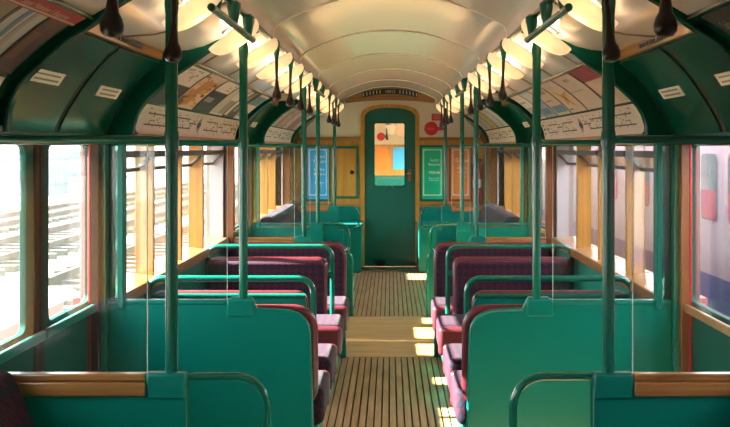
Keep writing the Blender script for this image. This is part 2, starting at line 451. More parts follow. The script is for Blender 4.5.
# ------------------------------------------------------------------ side walls, windows, doors
WIN = [(0.30, 0.98), (1.46, 1.94), (2.28, 2.62), (4.25, 4.92), (4.96, 5.58), (5.62, 6.23), (6.27, 6.99), (8.55, 8.90), (8.94, 9.54), (9.58, 10.18), (10.22, 10.86)]
OPEN = [(2.88, 4.10), (7.165, 8.385), (11.25, 12.2)]
nw = nd = 0
for s in (-1, 1):
    nm = 'wall_'+sn(s)
    mb = MB()
    def wbox(x0, x1, y0, y1, z0, z1, m): mb.box(s*x0, s*x1, y0, y1, z0, z1, m)
    for a, b in BAYS:
        wbox(1.15, 1.27, a, b, -0.1, 0.80, GREEN)
        wbox(1.27, 1.30, a, b, -0.4, 0.84, RED)
        wbox(1.27, 1.32, a, b, 1.47, 1.56, RED)
    wbox(1.15, 1.27, YBACK, 0.30, 0.80, 1.50, GREEN)
    wbox(1.15, 1.27, YA-0.165, YA, 0.80, 1.50, GREEN)
    wbox(1.15, 1.25, 1.00, 1.44, 0.80, 1.50, WOODD)
    wbox(1.15, 1.25, 1.96, 2.26, 0.80, 1.50, WOODZ)
    wbox(1.15, 1.27, YB, YB+0.10, 0.80, 1.50, GREEN)
    wbox(1.16, 1.27, YC-0.06, YC, 0.80, 1.50, WOODD)
    wbox(1.15, 1.27, YD, YD+0.11, 0.80, 1.50, GREEN)
    wbox(1.16, 1.27, YE-0.11, YE, 0.80, 1.50, WOODD)
    for (a, b), (o0, o1) in zip(VEST, OPEN):
        for q0, q1 in ((a, o0), (o1, b)):
            wbox(1.15, 1.24, q0, q1, -0.1, 1.50, GREEN)
        wbox(1.200, 1.212, o1-.036, o1, -0.4, 1.50, RED); wbox(1.24, 1.258, a, o0+.012, -0.4, 1.52, RED); wbox(1.24, 1.25, o1+.01, b, -0.4, 1.52, RED)
        wbox(1.168, 1.200, o1-0.035, o1+.01, 0, 1.50, WOODD if s > 0 else RUBBERB); wbox(1.185, 1.24, o0, o0+0.010, 0, 1.50, RUBBERB)
        wbox(1.15, 1.30, a, b, 1.485, 1.54, DGREEN)
        wbox(1.15, 1.30, o0, o1, -0.1, 0.0, STEEL)
    struct(mb.build(nm, bevel=0.003), 'green panelled side wall of the carriage on the %s, below and between the windows' % sn(s), 'wall')
    for (a, b), where in zip(BAYS, ('near benches', 'transverse seats', 'far benches')):
        nt_ += 1
        mb = MB(); mb.box(s*1.118, s*1.16, a+0.02, b-0.02, 0.785, 0.838, WOODY)
        struct(mb.build('trim_%d' % nt_, bevel=0.006), 'varnished wooden waist rail under the windows beside the %s on the %s' % (where, sn(s)), 'trim')
    for k, (a, b) in enumerate(WIN):
        nw += 1
        root = bpy.data.objects.new('window_%d' % nw, None); C.objects.link(root)
        root.location = (s*1.2, (a+b)/2, 0.84); WL[root.name] = Vector(root.location)
        struct(root, 'wood framed window with a tilted top vent, number %d along the %s side' % (k+1, sn(s)), 'window')
        mb = MB()
        mb.box(s*1.15, s*1.238, a-0.02, a, 0.82, 1.50, WOODZ); mb.box(s*1.15, s*1.238, b, b+0.02, 0.82, 1.50, GREYW if b in (6.99, 10.86) else WOODZ)
        mb.box(s*1.15, s*1.27, a, b, 1.48, 1.50, WOODZ)
        mb.build('frame', root, bevel=0.003)
        mb = MB(); mb.prism([(s*1.15, .80),(s*1.15, .838),(s*1.27, .850),(s*1.27, .80)], a, b, WOODX); mb.build('sill', root)
        mb = MB(); mb.box(s*1.229, s*1.234, a, b, 0.845, 1.49, WGLASS); mb.build('pane', root, smooth=False)
        mb = MB()
        A0, A1 = (1.150, 1.412), (1.222, 1.350)          # inner top edge and outer bottom edge of the hopper
        for q0, q1 in ((a+.002, a+.022), (b-.022, b-.002)):
            mb.prism([(s*A0[0], A0[1]-.004),(s*A0[0], A0[1]+.016),(s*A1[0], A1[1]+.012),(s*A1[0], A1[1]-.004)], q0, q1, VENTF)
        mb.box(s*(A0[0]-.010), s*(A0[0]+.012), a+.002, b-.002, A0[1], A0[1]+0.030, VENTF)
        mb.box(s*(A1[0]-.008), s*(A1[0]+.006), a+.002, b-.002, A1[1]-.008, A1[1]+0.010, VENTF)
        ho = mb.build('hopper_vent', root, bevel=0.002)
        mb = MB(); mb.prism([(s*A0[0], A0[1]+.008),(s*A0[0], A0[1]+.012),(s*A1[0], A1[1]+.006),(s*A1[0], A1[1]+.002)], a+.02, b-.02, WGLASS)
        mb.build('vent_glass', ho, smooth=False)
    # sliding doors
    for (o0, o1), where in zip(OPEN, ('near', 'middle', 'end')):
        leaves = [(o0, (o0+o1)/2, o0+.09, (o0+o1)/2-.11, 1), ((o0+o1)/2, o1, (o0+o1)/2+.11, o1-.012, -1)] if where != 'end' else [(o0, o1, o0+.12, o1-.12, 0)]
        for y0, y1, g0, g1, mt in leaves:
            nd += 1
            root = bpy.data.objects.new('door_%d' % nd, None); C.objects.link(root)
            root.location = (s*1.22, (y0+y1)/2, 0.0); WL[root.name] = Vector(root.location)
            struct(root, 'green sliding door leaf with a tall window, %s half of the %s doorway on the %s side' % ('farther' if mt < 0 else 'nearer' if mt > 0 else 'only', where, sn(s)), 'door')
            mb = MB(); mb.frame((y0+.003, y1-.006, 0.005, 1.485), (g0, g1, 0.838, 1.462), 0.035, s*1.212, s*1.236, DOORG, 'x')
            mb.build('leaf', root, bevel=0.003)
            mb = MB(); mb.box(s*1.221, s*1.225, g0-.004, g1-.026 if mt < 0 else g1+.004, 0.832, 1.468, WGLASS); mb.build('pane', root, smooth=False)
            if mt:
                e = y1 if mt > 0 else y0
                mb = MB(); mb.box(s*1.203, s*1.240, min(e-mt*.004, e-mt*.045), max(e-mt*.004, e-mt*.045), 0.01, 1.484, RUBBERB); mb.build('rubber_edge', root, bevel=0.006)
            mb = MB(); mb.box(s*1.180, s*1.200, y0+.01, y1-.01, 0.795, 0.828, WOODX if s > 0 else GREEN); mb.build('ledge', root, bevel=0.006)

# ------------------------------------------------------------------ end walls
mb = MB()
prof = up(SHELF_V)+up(DOME)
mb.box(-1.28, -.315, YW, YW+0.05, -0.1, 1.57, WOODZ); mb.box(.315, 1.28, YW, YW+0.05, -0.1, 1.57, WOODZ)
mb.box(-1.28, -.315, YW-.006, YW+.04, 0.0, 0.75, GREEN); mb.box(.315, 1.28, YW-.006, YW+.04, 0.0, 0.75, GREEN)
mb.box(-1.28, -.315, YW+.002, YW+0.05, 1.57, 2.3, CREAMWALL); mb.box(.315, 1.28, YW+.002, YW+0.05, 1.57, 2.3, CREAMWALL)
mb.box(-.315, .315, YW+.002, YW+0.05, 1.95, 2.3, CREAMWALL)
struct(mb.build('wall_end', smooth=False), 'end wall of cream paint above varnished wood panelling and green dado', 'wall')
def endtrim(polys, label, mat, bev=0.003):
    global nt_
    nt_ += 1
    mb = MB()
    for p, y0, y1 in polys: mb.prism(p, y0, y1, mat)
    return struct(mb.build('trim_%d' % nt_, bevel=bev), label, 'trim')
for s in (-1, 1):
    endtrim([([(s*.36,1.555),(s*1.15,1.555),(s*1.15,1.595),(s*.36,1.595)], YW-.022, YW+.004)], 'wooden picture rail across the end wall to the %s of the door' % sn(s), WOODX)
    endtrim([([(s*.36,.74),(s*1.15,.74),(s*1.15,.775),(s*.36,.775)], YW-.016, YW+.004)], 'wooden dado rail across the end wall to the %s of the door' % sn(s), WOODX)
# arch door frame
def doorarch(h, w, rise, r):
    pts = [(w, 0)]; pts += arc(w-r, h-r, r, 0, 62, 6)
    pts += [(w*math.cos(a)*.0 + (w-r*.55)*k, h+rise*(1-k*k)) for a, k in ((0,.75),(0,.4),(0,0),(0,-.4),(0,-.75))]
    pts += [(-x, z) for x, z in reversed(arc(w-r, h-r, r, 0, 62, 6))]; pts += [(-w, 0)]
    return pts
din = doorarch(1.925, .312, .035, .10); dout = doorarch(1.965, .360, .035, .12)
mb = MB(); n = len(din)
for i in range(n-1):
    mb.prism([din[i], din[i+1], dout[i+1], dout[i]], YW-.028, YW+.004, WOODZ)
nt_ += 1
struct(mb.build('trim_%d' % nt_), 'varnished wood frame with a rounded top around the green end door', 'door frame')
nd += 1
root = bpy.data.objects.new('door_%d' % nd, None); C.objects.link(root); root.location = (0, YW, 0); WL[root.name] = Vector(root.location)
struct(root, 'dark green end door with an upright window at the far end of the aisle', 'door')
mb = MB()
mb.frame((-.312, .312, 1.0, 1.80), (-.19, .178, 1.0+.0, 1.765), 0.02, YW-.004, YW+.03, ENDG)
mb.box(-.312, .312, YW-.004, YW+.03, 0.01, 1.0, ENDG)
top = [p for p in doorarch(1.925, .312, .035, .10) if p[1] > 1.79]
mb.prism([(.312, 1.80)]+top+[(-.312, 1.80)], YW-.004, YW+.03, ENDG)
mb.build('leaf', root)
mb = MB(); mb.box(-.20, .19, YW+.010, YW+.014, .99, 1.775, WGLASS); mb.build('pane', root, smooth=False)
mb = MB(); mb.frame((-.205, .193, .985, 1.78), (-.188, .176, 1.002, 1.763), .018, YW-.010, YW-.004, TUBE); mb.build('window_bead', root)
mb = MB(); mb.box(.225, .262, YW-.014, YW-.004, 1.055, 1.20, WOODD); mb.tube([(.243, YW-.012, 1.15),(.243, YW-.045, 1.15),(.21, YW-.05, 1.15)], .009, STEEL)
mb.build('handle', root)
mb = MB(); mb.tube([(-.04, YW-.006, .985),(-.04, YW-.035, .975),(.03, YW-.035, .975),(.03, YW-.006, .985)], .007, RUBBER); mb.build('grip', root)
mb = MB(); mb.box(-.17, -.06, YW-.06, YW-.004, .02, .085, RUBBER); mb.build('door_stop', root, bevel=0.012)
# lens-shaped wooden board with the ventilator under the vault
lower = [(x, 2.012+.038*(1-(x/.55)**2)) for x in [-.55+.11*k for k in range(11)]]
upper = [(x, z+EYE+.01) for x, z in [(-a, b) for a, b in reversed(ARCH[:9])]+ARCH[1:9]]
nt_ += 1
mb = MB(); mb.prism(lower+list(reversed(upper)), YW-.02, YW+.004, WOODX)
struct(mb.build('trim_%d' % nt_), 'curved wooden board under the vault above the end door', 'trim')
mb = MB()
va = [(x, 2.075+.05*(1-(x/.36)**2)) for x in [-.34+.04*k for k in range(18)]]
mb.prism(va+[(x, z+.062) for x, z in reversed(va)], YW-.032, YW-.018, BLACK)
vt = tag(mb.build('ventilator_plate'), 'dark slotted ventilator strip curved across the wooden board above the end door', 'ventilator')
mb = MB()
for k in range(17):
    x = -.325+.65*k/16
    if abs(x) < .10: continue
    z = 2.075+.05*(1-(x/.36)**2)
    mb.box(x-.005, x+.005, YW-.036, YW-.030, z+.012, z+.052, PALE)
mb.build('grille', vt, smooth=False)
mb = MB(); text_on(mb, '10012', lambda u, v: (u, YW-.0335, v), 0, 2.140, .13, .034, PALE, True); mb.build('lettering', vt, smooth=False)
# back wall behind the photographer
mb = MB(); mb.box(-1.30, 1.30, YBACK-.05, YBACK, -.1, 1.57, WOODZ); mb.box(-1.30, 1.30, YBACK-.05, YBACK, 1.57, 2.4, CREAMWALL)
struct(mb.build('wall_back', smooth=False), 'panelled wall behind the viewer', 'wall')

# end wall posters, cupboard, signs
def poster(x0, x1, z0, z1, col, name, label, lines, framecol=TUBE):
    root = thing(name, ((x0+x1)/2, YW-.01, z0), label, 'poster', 'framed posters on the end wall')
    mb = MB(); mb.box(x0, x1, YW-.012, YW-.002, z0, z1, cm(col, .3)); mb.build('sheet', root)
    mb = MB(); mb.frame((x0-.022, x1+.022, z0-.022, z1+.022), (x0+.004, x1-.004, z0+.004, z1-.004), .006, YW-.020, YW-.002, framecol); mb.build('frame', root)
    mb = MB(); mb.frame((x0+.022, x1-.022, z0+.05, z1-.03), (x0+.032, x1-.032, z0+.06, z1-.04), .02, YW-.0135, YW-.0115, cm((.75,.80,.74), .4)); mb.build('border_print', root)
    mb = MB()
    for t, zz, w, h in lines:
        text_on(mb, t, lambda u, v: (u, YW-.0132, v), x0+(x1-x0)*.58, zz, w, h, cm((.82,.84,.80), .4), True)
    mb.build('lettering', root, smooth=False)
poster(-1.02, -.755, .83, 1.475, (.012, .40, .80), 'framed_poster', 'tall bright blue poster with white lettering on the end wall', [('Guided', 1.34, .13, .035), ('Tours', 1.28, .17, .04), ('today', 1.19, .14, .025), ('all stations', 1.13, .15, .025), ('welcome', 1.03, .12, .02)])
poster(.385, .655, .83, 1.475, (.008, .50, .24), 'framed_poster', 'tall green poster with white lettering beside the end door', [('Guided', 1.30, .10, .032), ('Reserve', 1.245, .14, .034), ('1938-46', 1.145, .14, .036), ('free to visit', 1.085, .13, .016), ('each week', 1.06, .13, .016)])
poster(.745, .985, .83, 1.475, (.78, .24, .022), 'framed_poster', 'tall orange poster with pale lettering on the end wall', [('Guided', 1.29, .17, .05), ('tours', 1.205, .12, .034), ('of the', 1.155, .10, .028), ('train', 1.10, .07, .024)], WOODD)
root = thing('wall_cupboard', (-.54, YW, .86), 'wooden cupboard door in a green surround with a black knob, beside the end door', 'cupboard')
mb = MB(); mb.box(-.655, -.415, YW-.014, YW, .87, 1.455, WOODZ); dr = mb.build('door', root, bevel=.004)
mb = MB(); mb.frame((-.685, -.385, .84, 1.485), (-.655, -.415, .87, 1.455), .004, YW-.016, YW, TUBE); mb.build('surround', root, bevel=.002)
mb = MB(); mb.lathe([(.008,0),(.010,.012),(.024,.02),(.026,.03),(.016,.038)], (-.465, YW-.014, 1.165), RUBBER, M=Matrix.Rotation(PI/2, 3, 'X')); mb.build('knob', dr)
root = thing('emergency_sign', (.53, YW, 1.61), 'round red sign with a pointing tab on the cream end wall', 'sign')
mb = MB(); mb.lathe([(.085,0),(.085,.012),(.07,.018)], (.505, YW-.001, 1.70), SIGNRED, 28, M=Matrix.Rotation(PI/2, 3, 'X')); mb.build('disc', root)
mb = MB(); mb.prism([(.58,1.712),(.60,1.725),(.67,1.715),(.70,1.70),(.67,1.685),(.60,1.675),(.58,1.688)], YW-.014, YW-.001, SIGNRED); mb.build('tab', root)
mb = MB(); mb.prism([(x*.8+.101, z*.55+.765) for x, z in rrect(.45,.56,1.67,1.72,.02)], YW-.0205, YW-.0185, cm((.62,.10,.09))); mb.build('print', root)
root = thing('notice_plate', (.57, YW, 1.80), 'small rectangular red notice above the round red sign on the end wall', 'sign')
mb = MB(); mb.box(.51, .65, YW-.010, YW, 1.80, 1.885, SIGNRED); mb.build('plate', root, bevel=.003)
mb = MB()
for k in range(3): mb.box(.53, .63-.02*(k % 2), YW-.0115, YW-.0095, 1.818+.022*k, 1.826+.022*k, cm((.70,.30,.26)))
mb.build('print', root, smooth=False)
root = thing('fire_extinguisher', (1.07, YW-.09, .80), 'red fire extinguisher with a black head at the end wall corner', 'fire extinguisher')
mb = MB(); mb.lathe([(.045,0),(.055,.012),(.055,.40),(.045,.44),(.022,.46)], (1.07, YW-.075, .80), SIGNRED, 18); mb.build('cylinder', root)
mb = MB(); mb.lathe([(.022,.455),(.026,.475),(.026,.50),(.015,.52)], (1.07, YW-.075, .80), RUBBER, 12); mb.tube([(1.07, YW-.10, 1.31),(1.10, YW-.16, 1.325),(1.12, YW-.19, 1.31)], .008, RUBBER); mb.tube([(1.05, YW-.085, 1.29),(1.01, YW-.10, 1.26),(1.005, YW-.09, 1.12)], .009, RUBBER); mb.build('head', root)
mb = MB(); mb.lathe([(.0557,0),(.0557,.10)], (1.07, YW-.075, .98), cm((.78,.74,.70)), 18); mb.build('paper_label', root)

# ------------------------------------------------------------------ draught screens
def hoop_path(s, y, x_in, z_top, x_out, z_bot):
    r = .085
    p = [(s*x_in, y, z_top)]
    p += [(s*(x_out+r-r*math.sin(math.radians(a))), y, z_top-r+r*math.cos(math.radians(a))) for a in (0,18,36,54,72,90)]
    r2 = .07
    p += [(s*(x_out+r2-r2*math.cos(math.radians(a))), y, z_bot+r2-r2*math.sin(math.radians(a))) for a in (0,20,40,60,80)]
    return p
def draught_screen(s, y, label, seatback):
    d = sn(s)
    root = thing('draught_screen', (s*.6, y, 0), label, 'partition', 'glazed draught screens beside the doorways')
    if seatback:
        poly = [(1.15,0),(1.15,.832),(.65,.832),(.65,.845),(.565,.845),(.54,.795),(.43,.790)]+[(.33+.09*(1-math.sin(math.radians(a))), .70+.088*math.cos(math.radians(a))) for a in (10,30,50,70,90)]+[(.318,.31),(.312,0)]
    else:
        xo = .305 if y == YA else .50
        poly = [(1.15,0),(1.15,.80),(.555,.80),(.555,.575)]+([(.41,.575)]+[(.31+.08*(1-math.sin(math.radians(a))), .49+.08*math.cos(math.radians(a))) for a in (15,40,65,90)] if y == YA else [(xo,.575)])+[(xo,.25),(xo,0)]
    mb = MB(); mb.prism([(s*x, z) for x, z in poly], y-.014, y+.014, GREEN); mb.build('panel', root, bevel=.004)
    if seatback:
        e = [p for p in poly if p[0] < .57 and p[1] < .84]
        mb = MB(); mb.tube([(s*x, y-.010, z) for x, z in e], .0075, GREEN, 8); mb.build('edge_bead', root)
    mb = MB(); fy = 1 if seatback and y < 5 or y == YD else -1        # the wood faces the seats, the doorway face is painted green
    mb.box(s*.667, s*1.15, y-(.026 if fy < 0 else -.002), y+(.026 if fy > 0 else -.002), .775, .815, WOODX); mb.box(s*.667, s*1.15, y-.018, y+.018, .815, .835, WOODX if fy < 0 else GREEN)
    mb.build('capping', root, bevel=.005)
    mb = MB(); mb.box(s*.557, s*.667, y-.020, y+.020, .765, .838, GREEN); mb.build('post_block', root, bevel=.008)
    topz = 1.45+(.487)
    mb = MB(); mb.lathe([(.0175,0),(.0175,1.15),(.0178,topz-.838)], (s*.60, y, .838), TUBE, 16)
    mb.build('pole', root)
    for zc, hh, rr in ((1.475, .026, .0215), (1.85, .028, .0205)):
        mb = MB(); mb.lathe([(.018,-hh),(rr-.002,-hh*.8),(rr,0),(rr-.002,hh*.8),(.018,hh)], (s*.60, y, zc), TUBE, 16)
        mb.build('collar', root)
    mb = MB(); mb.tube([(s*.60, y, 1.475),(s*1.14, y, 1.475)], .0130, TUBE, 12)
    mb.build('top_rail', root)
    mb = MB(); mb.box(s*.667, s*1.115, y-.003, y+.003, .835, 1.462, GLASS); mb.build('glass_pane', root, smooth=False)
    mb = MB(); mb.box(s*.6655, s*.6670, y-.0035, y+.0035, .835, 1.462, cm((.80,.86,.84), .15)); mb.build('polished_glass_edge', root, smooth=False)
    if fy > 0:
        mb = MB(); mb.box(s*1.085, s*1.108, y-.03, y+.03, .80, 1.50, GREEN); mb.build('wall_post', root, bevel=.004)
        mb = MB(); mb.box(s*1.108, s*1.152, y-.004, y+.004, .80, 1.48, TGLASS); mb.build('tinted_side_light', root, smooth=False)
    else:
        mb = MB(); mb.box(s*1.085, s*1.155, y-.03, y+.03, .80, 1.50, WOODD); mb.build('wall_post', root, bevel=.004)
    if not seatback:
        mb = MB(); mb.tube(hoop_path(s, y, .555, .826, .338, .585), .0115, TUBE, 10)
        mb.tube([(s*.557, y-.004, .82),(s*.557, y-.004, .58)], .0075, TUBE, 8)
        mb.build('armrest_hoop', root)
for s in (-1, 1):
    side = 'on the %s of the aisle' % sn(s)
    draught_screen(s, YA, 'nearest wood-capped glass screen with tubular hoop, %s' % side, False)
    draught_screen(s, YB, 'solid green screen panel across the near doorway, %s' % side, True)
    draught_screen(s, YC, 'glass screen behind the fourth double seat, %s' % side, True)
    draught_screen(s, YD, 'tubular hooped screen beyond the middle doorway, %s' % side, False)
    draught_screen(s, YE, 'farthest glass screen before the end wall, %s' % side, False)

# ------------------------------------------------------------------ double seats
def double_seat(s, yb, f, label, wide, hoop, depth=.50):
    """yb: back plane, f = +1 faces away from the viewer, -1 faces the viewer"""
    xi = .300 if wide else .385
    root = thing('double_seat', (s*.74, yb+f*.25, 0), label, 'seat', 'transverse double seats')
    ztop = .805 if wide else .785
    tilt = lambda v: (v[0], v[1]-f*(v[2]-.45)*.12, v[2])
    r = .095 if wide else .055
    a = yb+f*.055
    mb = MB(); mb.prism([(s*x, z) for x, z in rrect(xi, 1.125, .36, ztop, r)], a, a+f*.05, LEATHER, fn=tilt); b = mb.build('backrest', root, bevel=.018, segs=3)
    mb = MB(); mb.prism([(s*x, z) for x, z in rrect(xi+.012, 1.115, .37, ztop-.022, r*.85)], a+f*.05, a+f*.095, MOQ, fn=tilt); mb.build('moquette_pad', b, bevel=.016, segs=3)
    y0, y1 = a+f*.05, a+f*depth
    mb = MB(); mb.box(s*.278, s*1.125, y0, y1-f*.030, .275, .450, MOQ); c = mb.build('cushion', root, bevel=.04, segs=4)
    mb = MB(); mb.box(s*.274, s*1.125, y1-f*.060, y1, .275, .440, LEATHER)
    mb.build('leather_front', c, bevel=.025, segs=4)
    mb = MB(); mb.box(s*.345, s*1.13, y0+f*.02, y1-f*.05, 0, .29, GREEN); mb.build('base', root, bevel=.006)
    if hoop:
        mb = MB(); mb.prism([(s*x, z) for x, z in rrect(.39, 1.125, .10, .762, .04)], yb+f*.012, yb+f*.032, GREEN)
        mb.build('back_panel', root, bevel=.004)
        mb = MB(); mb.tube([(s*.395, yb+f*.016, .762),(s*1.12, yb+f*.016, .762)], .0125, TUBE, 10); mb.build('back_roll', root)
        R = .065; zt = .846
        pth = [(s*.358, yb, 0.0), (s*.358, yb, .40)]
        pth += [(s*(.358+R-R*math.cos(math.radians(q))), yb, zt-R+R*math.sin(math.radians(q))) for q in (0,15,30,45,60,75,90)]
        pth += [(s*(1.130-R+R*math.sin(math.radians(q))), yb, zt-R+R*math.cos(math.radians(q))) for q in (0,15,30,45,60,75,90)]
        pth += [(s*1.130, yb, .45)]
        mb = MB(); mb.tube(pth, .0148, TUBE, 12); mb.build('grab_hoop', root)
        for zz in (.35, .68):
            mb = MB(); mb.box(s*.358, s*.40, yb-.006 if f > 0 else yb-.026, yb+.026 if f > 0 else yb+.006, zz-.015, zz+.015, TUBE)
            mb.build('hoop_bracket', root, bevel=.003)
for s in (-1, 1):
    side = 'on the %s of the aisle' % sn(s)
    double_seat(s, YB+.02, 1, 'first double seat, against the big green panel, %s' % side, True, False, .43)
    double_seat(s, 4.73, 1, 'second double seat, plain green back under hoop, %s' % side, False, True)
    double_seat(s, 6.29, -1, 'third double seat, lozenge moquette facing us below hoop, %s' % side, False, True)
    double_seat(s, YC-.02, -1, 'fourth double seat, tall back against glass screen, %s' % side, True, False)

# ------------------------------------------------------------------ longitudinal benches
def bench(s, y0, y1, label):
    root = thing('bench_seat', (s*.85, (y0+y1)/2, 0), label, 'seat', 'long bench seats along the windows')
    bp = [(1.14,.40),(1.14,.84),(1.115,.862),(1.05,.866),(1.015,.850),(.995,.815),(.945,.70),(.915,.56),(.905,.43)]
    mb = MB(); mb.prism([(s*x, z) for x, z in bp], y0, y1, MOQ); mb.build('backrest', root, bevel=.012)
    cp = [(1.0,.30),(1.0,.45),(.75,.462),(.55,.456),(.50,.440),(.475,.405),(.475,.34),(.49,.30)]
    mb = MB(); mb.prism([(s*x, z) for x, z in cp], y0, y1, MOQ); mb.build('cushion', root, bevel=.012)
    mb = MB(); mb.box(s*.56, s*1.14, y0+.01, y1-.01, 0, .30, GREEN); mb.build('base', root, bevel=.005)
    if y0 > 5:
        ep = [(1.10,0),(1.10,.50),(.60,.575),(.42,.575)]+[(.325+.08*(1-math.sin(math.radians(a))), .49+.08*math.cos(math.radians(a))) for a in (15,40,65,90)]+[(.325,.25),(.325,0)]
        mb = MB(); mb.prism([(s*x, z) for x, z in ep], y0-.032, y0-.004, GREEN); pn = mb.build('end_panel', root, bevel=.004)
        mb = MB(); mb.tube([(s*x, y0-.018, z) for x, z in ep[3:]], .009, TUBE, 8); mb.build('edge_tube', pn)
for s in (-1, 1):
    bench(s, .35, YA-.06, 'moquette bench in the near corner by the %s-hand wall, mostly out of frame' % sn(s))
    bench(s, 8.81, YE-.06, 'moquette bench under the far windows, %s of the aisle' % sn(s))

for s in (-1, 1):
    root = thing('corner_locker', (s*.74, 12.15, 0), 'low green corner locker against the end wall, %s of the end door' % sn(s), 'locker')
    lp = rrect(.335, 1.145, .0, .55, .03)
    mb = MB(); mb.prism([(s*x, z) for x, z in lp], 11.88, YW-.02, GREEN); mb.build('body', root, bevel=.006)
    mb = MB(); mb.box(s*.325, s*1.145, 11.87, YW-.02, .55, .572, GREEN); mb.build('lid', root, bevel=.006)

# ------------------------------------------------------------------ ceiling rails, straps, lamps
for s in (-1, 1):
    mb = MB(); mb.tube([(s*.560, YBACK+.05, 1.966), (s*.560, YW-.03, 1.966)], .0125, TUBE, 10)
    root = thing('ceiling_handrail', (s*.56, 5.5, 1.95), 'long green handrail along the ceiling edge on the %s of the aisle' % sn(s), 'handrail')
    mb.build('rail', root)
    for k, yy in enumerate((1.2, 4.4, 6.6, 8.7, 10.6, 12.2)):
        mb = MB(); mb.lathe([(.012,-.012),(.02,0),(.02,.008)], (s*.575, yy, 1.972), TUBE, 12, M=Matrix.Rotation(s*PI/2, 3, 'Y')); mb.build('bracket', root)
    for a, where in ((0, 'near'), (YC-YA, 'middle')):
        root = thing('short_grab_rail', (s*.54, 3.5+a, 1.86), 'short bracketed grab rail at the %s doorway, %s of the aisle' % (where, sn(s)), 'handrail', 'short grab rails over the doorways')
        mb = MB(); mb.tube([(s*.542, 3.08+a, 1.880), (s*.542, 3.99+a, 1.880)], .0125, TUBE, 12)
        for e in (3.08, 3.99): mb.lathe([(.006,-.011),(.0125,-.008),(.0140,0),(.0125,.008),(.006,.011)], (s*.542, e+a, 1.880), TUBE, 10, M=Matrix.Rotation(PI/2, 3, 'X'))
        mb.build('bar', root)
        for yy in (3.20, 3.56, 3.92):
            mb = MB(); mb.lathe([(.013,0),(.013,.012),(.017,.03),(.024,.065),(.024,.085),(.012,.095)], (s*.548, yy+a, 1.876), TUBE, 12); mb.build('bracket', root)
STRAPS = [1.47, 2.02, 2.60, 4.93, 5.63, 6.27, 6.93, 9.25, 9.8, 10.35, 10.85]
for s in (-1, 1):
    for k, yy in enumerate(STRAPS):
        bay = 'above the nearest bench' if k < 3 else 'over the double seats' if k < 7 else 'over the far benches'
        ordn = ('first', 'second', 'third', 'fourth')[k if k < 3 else k-3 if k < 7 else k-7]
        root = thing('strap_hanger', (s*.55, yy, 1.69), 'black ball-ended strap, %s of those %s, %s side' % (ordn, bay, sn(s)), 'strap hanger', 'strap hangers on the ceiling rails')
        tl = Matrix.Rotation(random.uniform(-.03, .03)+(0 if k != 2 else 0 if s < 0 else -.07), 3, 'Y') @ Matrix.Rotation(random.uniform(-.04, .04), 3, 'X')
        P = Vector((s*.552, yy, 1.958))
        mb = MB(); mb.lathe([(.010,.022),(.017,.012),(.019,-.012),(.015,-.035),(.011,-.062),(.008,-.085)], P, TUBE, 12); mb.build('bracket', root)
        P2 = P+Vector((0, 0, -.068 if k < 3 else -.055))
        mb = MB(); mb.lathe([(.0080,.01),(.0085,-.03),(.0075,-.08),(.0065,-.11),(.0075,-.135)], P2, RUBBER, 10, M=tl); mb.build('cord', root)
        mb = MB(); mb.lathe([(.0080,-.120),(.0095,-.138),(.0125,-.156),(.0140,-.168),(.0205,-.180),(.0238,-.193),(.0228,-.206),(.016,-.215),(.005,-.218)], P2, RUBBER, 16, M=tl); mb.build('ball_grip', root)

def lamp(s, yc, label):
    cx, cz = .622, 1.45+.448
    root = thing('ceiling_lamp', (s*cx, yc, cz), label, 'lamp', 'glass shaded lamps along the ceiling shelves')
    ax = Vector((.83, 0, -.56)).normalized(); nr = Vector((-.56, 0, -.83)).normalized()      # along the shelf slope, and away from it
    a, b, dep = .112, .078, .050
    mb = MB(); vs = []; nu, nv = 24, 7
    for lay, k in ((0, 1.0), (1, .90)):
        for j in range(nv):
            ph = PI/2*j/(nv-1)*.97
            rr = math.cos(ph)**.75; dd = math.sin(ph)**.9
            for i in range(nu):
                th = 2*PI*i/nu
                cu = math.copysign(abs(math.cos(th))**.55, math.cos(th)); sv = math.copysign(abs(math.sin(th))**.55, math.sin(th))
                q = ax*(a*k*rr*cu)+Vector((0, b*k*rr*sv, 0))+nr*(dep*k*dd)
                vs.append((s*(cx+q.x), yc+q.y, cz+q.z+.004))
    fs = []
    for lay in (0, 1):
        o = lay*nu*nv
        for j in range(nv-1):
            for i in range(nu): fs.append((o+j*nu+i, o+j*nu+(i+1) % nu, o+(j+1)*nu+(i+1) % nu, o+(j+1)*nu+i))
        fs.append(tuple(o+(nv-1)*nu+i for i in range(nu)))
    for i in range(nu): fs.append((i, (i+1) % nu, nu*nv+(i+1) % nu, nu*nv+i))
    mb.add(vs, fs, OPAL); mb.build('shade', root)
    M = Matrix(((s*ax.x, 0, s*nr.x), (0, 1, 0), (ax.z, 0, nr.z)))
    mb = MB(); mb.lathe([(.004,.004),(.015,.008),(.020,.017),(.020,.024),(.013,.034),(.004,.037)], (s*cx, yc, cz+.004), BULBM, 12, M=M); mb.build('bulb', root)
    mb = MB(); mb.lathe([(.034,-.040),(.034,-.022),(.018,-.016),(.016,.004)], (s*cx, yc, cz+.004), STEEL, 14, M=M); mb.build('fitting', root)
LAMPS = [2.30, 3.20, 4.02, 4.72, 5.42, 6.12, 6.84, 7.75, 8.75, 9.60, 10.45, 11.55]
ordw = ['first', 'second', 'third', 'fourth', 'fifth', 'sixth', 'seventh', 'eighth', 'ninth', 'tenth', 'eleventh', 'twelfth']
for s in (-1, 1):
    for k, yy in enumerate(LAMPS):
        if k == 0: continue
        lamp(s, yy, 'lit cream lamp, %s from front along the %s ceiling shelf' % (ordw[k-1], sn(s)))

